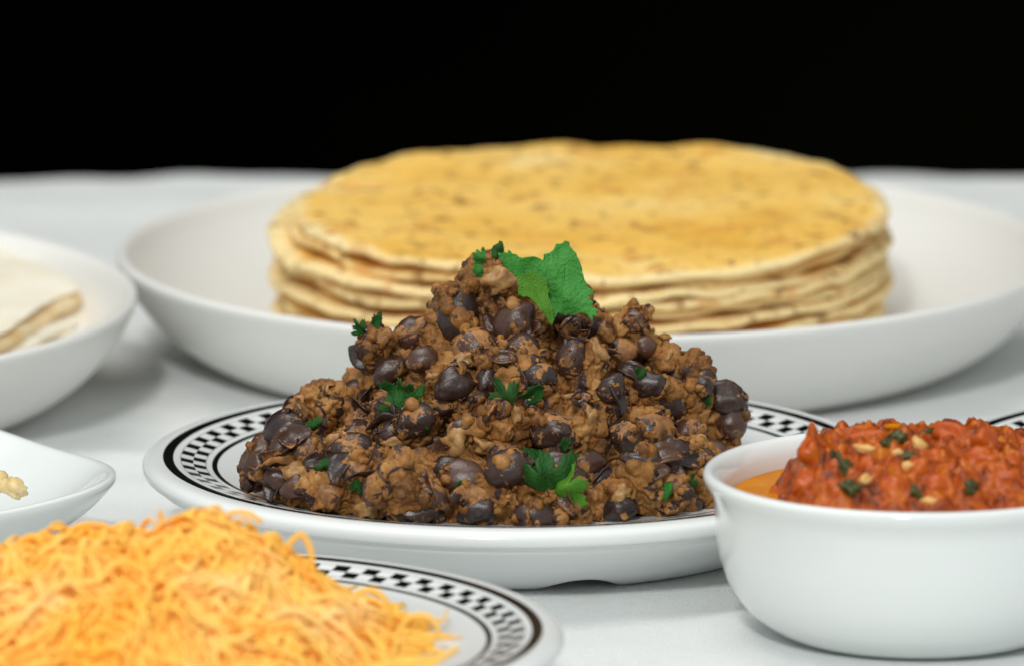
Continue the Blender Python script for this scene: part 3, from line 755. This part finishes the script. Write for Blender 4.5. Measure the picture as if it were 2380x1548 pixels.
def frond(seed, size, lobes=5):
    r_ = random.Random(seed*31+7); out = []
    if seed % 3 and size < 0.0078:                                     # a chopped scrap of leaf
        el = r_.uniform(0.38, 0.7); n_ = 30
        for k in range(n_):
            a = 2*math.pi*k/n_; q = 0.5*size*(0.85 + 0.5*noise.noise(Vector((math.cos(a)*1.7, math.sin(a)*1.7, seed*2.3))) + (0.05 if k % 2 else -0.05))
            out.append((math.cos(a)*q*el*1.3, size*0.5 + math.sin(a)*q*1.15))
        return out
    nl = r_.choice((3, 4, 5)); na = nl*12; amp = [r_.uniform(0.55, 1.0) for _ in range(nl)]
    wide = r_.uniform(0.55, 0.95)
    for k in range(na+1):
        t = k/na; a = -1.25 + 2.5*t + math.pi/2
        li = min(nl-1, int(t*nl)); ph = t*nl - li
        lob = math.sin(math.pi*ph)**0.55*amp[li]
        tooth = (0.09 if k % 3 == 1 else (-0.05 if k % 3 == 2 else 0.0))*r_.uniform(0.5, 1.2)
        q = size*(0.42 + 0.55*lob + tooth*(0.3+lob))
        out.append((math.cos(a)*q*wide, size*0.12 + math.sin(a)*q*0.9))
    return [(size*0.05, 0.0)] + out + [(-size*0.05, 0.0)]
def bit(u, v, size_px, ang, bend, seed, mat, lift=0.0016, tilt=0.0, parent=mound, name='cilantro_piece'):
    p = cast(u, v)
    if p is None: return
    s = size_px*MMPX*1.05
    r_ = random.Random(seed); a1, a2 = r_.uniform(200, 500), r_.uniform(0, 6)
    m = leaf_mesh(name, frond(seed, s), s*0.06, lambda x, y: 1.3*bend*(x*x)/s + 1.1*bend*(y-s*0.5)**2/s + 0.13*s*math.sin(x/s*9+a2) + 0.14*s*noise.noise(Vector((x/s*3, y/s*3, seed))), mat)
    view = (Vector(p)-CAM).normalized()
    o = link(name, m, None, parent, Vector(p) - (parent.location if parent else Vector()) - view*lift)
    o.rotation_euler = (tilt, math.radians(ang), r_.uniform(-0.3, 0.3)); solid(o, 0.0002)
    return o
for k, a in enumerate([(880, 955, 100, 75, 0.5, LEAFD), (935, 950, 80, 20, -0.5, LEAFD), (1185, 950, 74, -25, 0.6, LEAFD), (1210, 930, 60, 60, -0.4, LEAFD), (1215, 1045, 110, 150, 0.7, LEAFD), (1245, 1090, 120, 165, 0.8, LEAFD), (1280, 1150, 105, -10, 0.8, LEAFD), (1290, 1150, 84, 65, 0.6, LEAFY),
                       (850, 775, 44, -55, 0.5, LEAFD), (868, 770, 40, 15, -0.5, LEAFD), (818, 1065, 44, 160, 0.9, LEAFD), (832, 1110, 44, 170, 0.9, LEAFD), (885, 1190, 48, 70, 0.8, LEAF), (1540, 1165, 50, 20, 1.2, LEAF), (1590, 1130, 36, 40, 0.6, LEAFD), (1640, 950, 40, 10, 0.6, LEAFD), (712, 1000, 40, 60, 0.6, LEAFD),
                       (1130, 610, 40, -60, 0.5, LEAF), (1150, 605, 40, 20, 0.6, LEAFD), (1118, 645, 30, -20, 0.6, LEAF), (1485, 880, 30, 30, 0.6, LEAFD), (1300, 1045, 36, 40, 0.5, LEAFD), (735, 1090, 36, 80, 0.8, LEAFD), (960, 975, 50, 120, 0.8, LEAFD), (1500, 825, 24, 30, 0.5, LEAF), (1060, 1140, 30, 40, 0.6, LEAFD)]):
    bit(a[0], a[1], a[2], a[3], a[4], k+1, a[5])

# ------------------------------------------------------------------ salsa
sal = empty('salsa', (SB.x, SB.y, 0.003)); tag(sal, 'chunky red tomato salsa heaped in the small deep white bowl', 'salsa')
def sheight(x, y):
    ex = x/0.0315 if x < 0 else x/0.036
    d2 = abs(ex)**2.8 + abs(y/0.037)**2.6
    h = 0.0278 + 0.0140*max(0.0, 1-d2)**0.75
    V_ = Vector((x, y, 0))
    n1, n2, n3, n4, n5 = (noise.noise(V_*k + Vector((0, 0, k*0.013))) for k in (75, 150, 290, 560, 1000))
    h += 0.0034*n1 + 0.0024*n2 + 0.0018*(abs(n3)*2-0.5) + 0.0009*(abs(n4)*2-0.5) + 0.0003*n5
    h += 0.0105*math.exp(-((x+0.0228)/0.0024)**2 - ((y+0.005)/0.0042)**2)      # pointed sliver of tomato
    if x < -0.024: h -= 0.0040*min(1.0, (-0.024-x)/0.005)*(1 if y > -0.026 else max(0.0, (y+0.034)/0.008))
    return h
sv, sf = [], []
SN = 200
for j_ in range(SN+1):
    for i_ in range(SN+1):
        x, y = -0.0405 + 0.081*i_/SN, -0.0405 + 0.081*j_/SN
        q = math.hypot(x, y)
        if q > 0.0398: x, y = x*0.0398/q, y*0.0398/q
        sv.append((x, y, sheight(x, y)))
for j_ in range(SN):
    for i_ in range(SN):
        a = j_*(SN+1)+i_; sf.append((a, a+1, a+SN+2, a+SN+1))
sm_ = mesh_from('sauce', sv, sf)
o = link('sauce', sm_, SALSA, sal, (0, 0, -0.003))
nn = []
link('oil_pool', lathe('oil_pool', [(0, 28.6), (20, 28.6), (34, 28.6), (38, 28.7), (39.6, 29.0), (39.9, 28.4), (39.0, 24), (20, 22), (0, 22)], 90), OIL, sal, (0, 0, -0.003))
SU = Vector((SB.x, SB.y, 0))
def scast(u, v):
    d = ray(u, v).normalized(); o_ = CAM - SU
    t = (0.052 - o_.z)/d.z
    for k in range(400):
        p = o_ + d*t
        if math.hypot(p.x, p.y) < 0.039 and p.z < sheight(p.x, p.y): return p
        if p.z < 0.02: return None
        t += 0.0005
    return None
def sbit(name, mat, u, v, a, b_, ang, seed, amp=0.4):
    p = scast(u, v)
    if p is None: return
    s = 0.0906e-3; outz = Vector((0, -0.5, 0.85)) if name == 'tomato_chunk' else Vector((0, 0, 0))
    lump(name, mat, (a*s/2, b_*s/2*0.9, b_*s/2), seed, 3, amp, 0.7, sal, p - Vector((0, 0, 0.003)) - outz*0.3*b_*s, (rnd.uniform(-.3, .3), math.radians(-ang), rnd.uniform(-.4, .4)))
for i, (u, v, a, b_, ang) in enumerate([(1890, 1040, 60, 90, 20), (2010, 1010, 110, 70, 10), (2230, 1005, 130, 70, -20), (2290, 1015, 70, 60, -10), (2280, 1065, 100, 80, 10), (2130, 1080, 80, 60, 30), (1960, 1075, 90, 60, -10), (2080, 1130, 70, 80, 80), (2340, 1110, 100, 80, 0), (1880, 1110, 80, 60, 15), (2190, 1120, 90, 60, 5), (2350, 1070, 60, 50, 5), (2180, 1060, 70, 60, 40), (1950, 1130, 70, 50, 0), (2020, 1080, 60, 50, 50)]):
    sbit('tomato_chunk', TOMATO, u, v, a, b_, ang, i*1.7, 0.5)
for i, (u, v, a, b_, ang) in enumerate([(2010, 1042, 58, 22, -6), (2135, 1035, 34, 46, 30), (2105, 1085, 44, 28, 20), (2160, 1165, 46, 20, -5), (2085, 1052, 30, 20, 10), (2010, 1115, 34, 26, 5)]):
    sbit('garlic_bit', GARLIC, u, v, a, b_, ang, i*2.1+9, 0.35)
for i, (u, v, a, b_, ang) in enumerate([(1962, 1090, 34, 80, 15), (1975, 1135, 50, 60, -20), (2165, 1010, 70, 34, 20), (2085, 1020, 44, 40, 30), (2110, 1062, 60, 30, 5), (2258, 1140, 46, 54, 0), (2130, 1145, 40, 34, 0), (2060, 1030, 30, 30, 20), (1940, 1065, 20, 50, 10)]):
    sbit('herb_fleck', GREENBIT, u, v, a*0.85, b_*0.85, ang, i*1.1+20, 1.1)
sbit('pepper_sliver', OIL, 2085, 992, 60, 18, 0, 40, 0.2)

# ------------------------------------------------------------------ grated cheese
CL = Vector((CHX.x, CHX.y, 0.0152*0.957))
ch = empty('grated_cheese', CL); tag(ch, 'fluffy heap of finely grated orange cheddar cheese in the front corner plate', 'cheese')
def cheight(x, y):
    d = math.hypot((x+0.010)/0.056, (y+0.004)/0.057)
    h = 0.0205*max(0.0, 1-d**2.3)
    h *= 1 - 0.32*max(0.0, min(1.0, (x-0.018)/0.016))
    h += 0.0042*noise.noise(Vector((x*70, y*70, 3.3)))*min(1, h/0.006) + 0.0016*noise.noise(Vector((x*190, y*190, 1.3)))*min(1, h/0.006)
    h += 0.0035*math.exp(-((x-0.010)/0.013)**2 - ((y-0.004)/0.016)**2)
    return max(0.0, h)
def strand(x, y, L, w, th, turn, lift, seg=20):
    """a shred laid along the heap: its plan wanders, its height follows the heap"""
    h = rnd.uniform(0, 6.283); k1, k2, p1, p2 = rnd.gauss(0, turn), rnd.gauss(0, turn), rnd.uniform(0, 6.28), rnd.uniform(0, 6.28)
    wig, wf, wp = rnd.uniform(0.0004, 0.0019), rnd.uniform(0.7, 2.6), rnd.uniform(0, 6.28)
    plan = [(0.0, 0.0)]
    for k in range(seg):
        t = k/seg; h += (k1 + k2*math.sin(p1 + 5*t))/seg
        plan.append((plan[-1][0] + math.cos(h)*L/seg, plan[-1][1] + math.sin(h)*L/seg))
    mx_, my_ = plan[seg//2]
    pts = [Vector((x+a-mx_, y+b_-my_, 0)) for a, b_ in plan]
    for k, p in enumerate(pts): p.z = max(0.0006, cheight(p.x, p.y) + lift + wig*math.sin(wp + 6.28*wf*k/seg))
    roll, tw = rnd.uniform(0, 3.14), rnd.uniform(-2, 2)
    vv, ff = [], []
    for k, p in enumerate(pts):
        t = k/seg; d = (pts[min(k+1, seg)] - pts[max(k-1, 0)]).normalized()
        side = Vector((-d.y, d.x, 0)).normalized(); up = d.cross(side)
        c, s_ = math.cos(roll+tw*t), math.sin(roll+tw*t); A = side*c + up*s_; B = up*c - side*s_
        tap = 0.35 + 0.65*min(1.0, 6*min(t, 1-t) + 0.1)
        for (i, j) in ((-1, -1), (1, -1), (1, 1), (-1, 1)): vv.append(p + A*(i*w/2*tap) + B*(j*th/2*tap))
    for k in range(seg):
        a = k*4
        for i in range(4): ff.append((a+i, a+(i+1) % 4, a+4+(i+1) % 4, a+4+i))
    ff.append((3, 2, 1, 0)); a = seg*4; ff.append((a, a+1, a+2, a+3))
    return vv, ff
# core
nv = 60; vv, ff = [], []
for j in range(nv+1):
    for i in range(nv+1):
        x, y = -0.075 + 0.135*i/nv, -0.066 + 0.124*j/nv; h = cheight(x, y) - 0.0032; vv.append((x, y, max(-0.0004, h)))
for j in range(nv):
    for i in range(nv):
        a = j*(nv+1)+i
        if max(vv[k][2] for k in (a, a+1, a+nv+2, a+nv+1)) > 0: ff.append((a, a+1, a+nv+2, a+nv+1))
tag(link('packed_cheese', mesh_from('packed_cheese', vv, ff), CHEESE, ch), kind='stuff')
V, F, off = [], [], 0
cnt = 0
while cnt < 2900:
    x, y = rnd.uniform(-0.07, 0.055), rnd.uniform(-0.062, 0.056)
    if cheight(x, y) < 0.0012: continue
    v, f = strand(x, y, rnd.uniform(0.012, 0.036), rnd.uniform(0.0007, 0.0014), rnd.uniform(0.0005, 0.0008), rnd.choice((1.0, 2.0, 3.5)), rnd.uniform(-0.0034, 0.0002), 14)
    V.append(np.array([p[:] for p in v])); F += [tuple(k+off for k in q) for q in f]; off += len(v); cnt += 1
tag(link('packed_shreds', mesh_from('packed_shreds', np.concatenate(V), F), CHEESE, ch), kind='stuff')
cnt = 0
while cnt < 280:
    x, y = rnd.uniform(-0.07, 0.058), rnd.uniform(-0.060, 0.056)
    if cheight(x, y) < 0.0004: continue
    v, f = strand(x, y, rnd.uniform(0.010, 0.036), rnd.uniform(0.0006, 0.0015), rnd.uniform(0.0004, 0.0008), rnd.choice((0.6, 1.4, 2.6, 4.0)), rnd.uniform(0.0002, 0.0030), 18)
    link('cheese_shred', mesh_from('cheese_shred', v, f), CHEESE, ch); cnt += 1
# shreds that stand off the heap: an upright end, small loops over the right flank
def stray(pts2, w=0.0013, y0=0.0):
    pts = catmull(pts2, 6); vv, ff = [], []
    P3 = [Vector((a*1e-3, y0*1e-3 + 0.0006*math.sin(k*0.3), b_*1e-3)) for k, (a, b_) in enumerate(pts)]
    n = len(P3)-1
    for k, p in enumerate(P3):
        d = (P3[min(k+1, n)] - P3[max(k-1, 0)]).normalized(); B = Vector((0, 1, 0)); A = d.cross(B).normalized()
        for (i, j) in ((-1, -1), (1, -1), (1, 1), (-1, 1)): vv.append(p + A*(i*w/2) + B*(j*w*0.35))
    for k in range(n):
        a = k*4
        for i in range(4): ff.append((a+i, a+(i+1) % 4, a+4+(i+1) % 4, a+4+i))
    ff.append((3, 2, 1, 0)); a = n*4; ff.append((a, a+1, a+2, a+3))
    link('cheese_shred', mesh_from('cheese_shred', vv, ff), CHEESE, ch)
stray([(-3.2, 17), (-3.4, 22), (-3.8, 26)], 0.0010, 6)
stray([(8, 22), (10, 25.4), (14, 26), (17, 24)], 0.0010, 4)
stray([(22, 19), (25, 21.5), (27, 18), (27, 13), (25, 10)], 0.0012, 3)
stray([(34, 6), (36, 11), (40, 12.5), (43, 9), (43, 4)], 0.0012, -8)
stray([(44, 3), (47, 7.5), (51, 8), (53, 5), (50, 2.2), (46, 3.5)], 0.0011, -12)
stray([(50, 1), (54, 3.5), (57, 5.5)], 0.0014, -30)
stray([(-33, 15), (-32, 19), (-29, 20), (-27, 17)], 0.0014, 8)
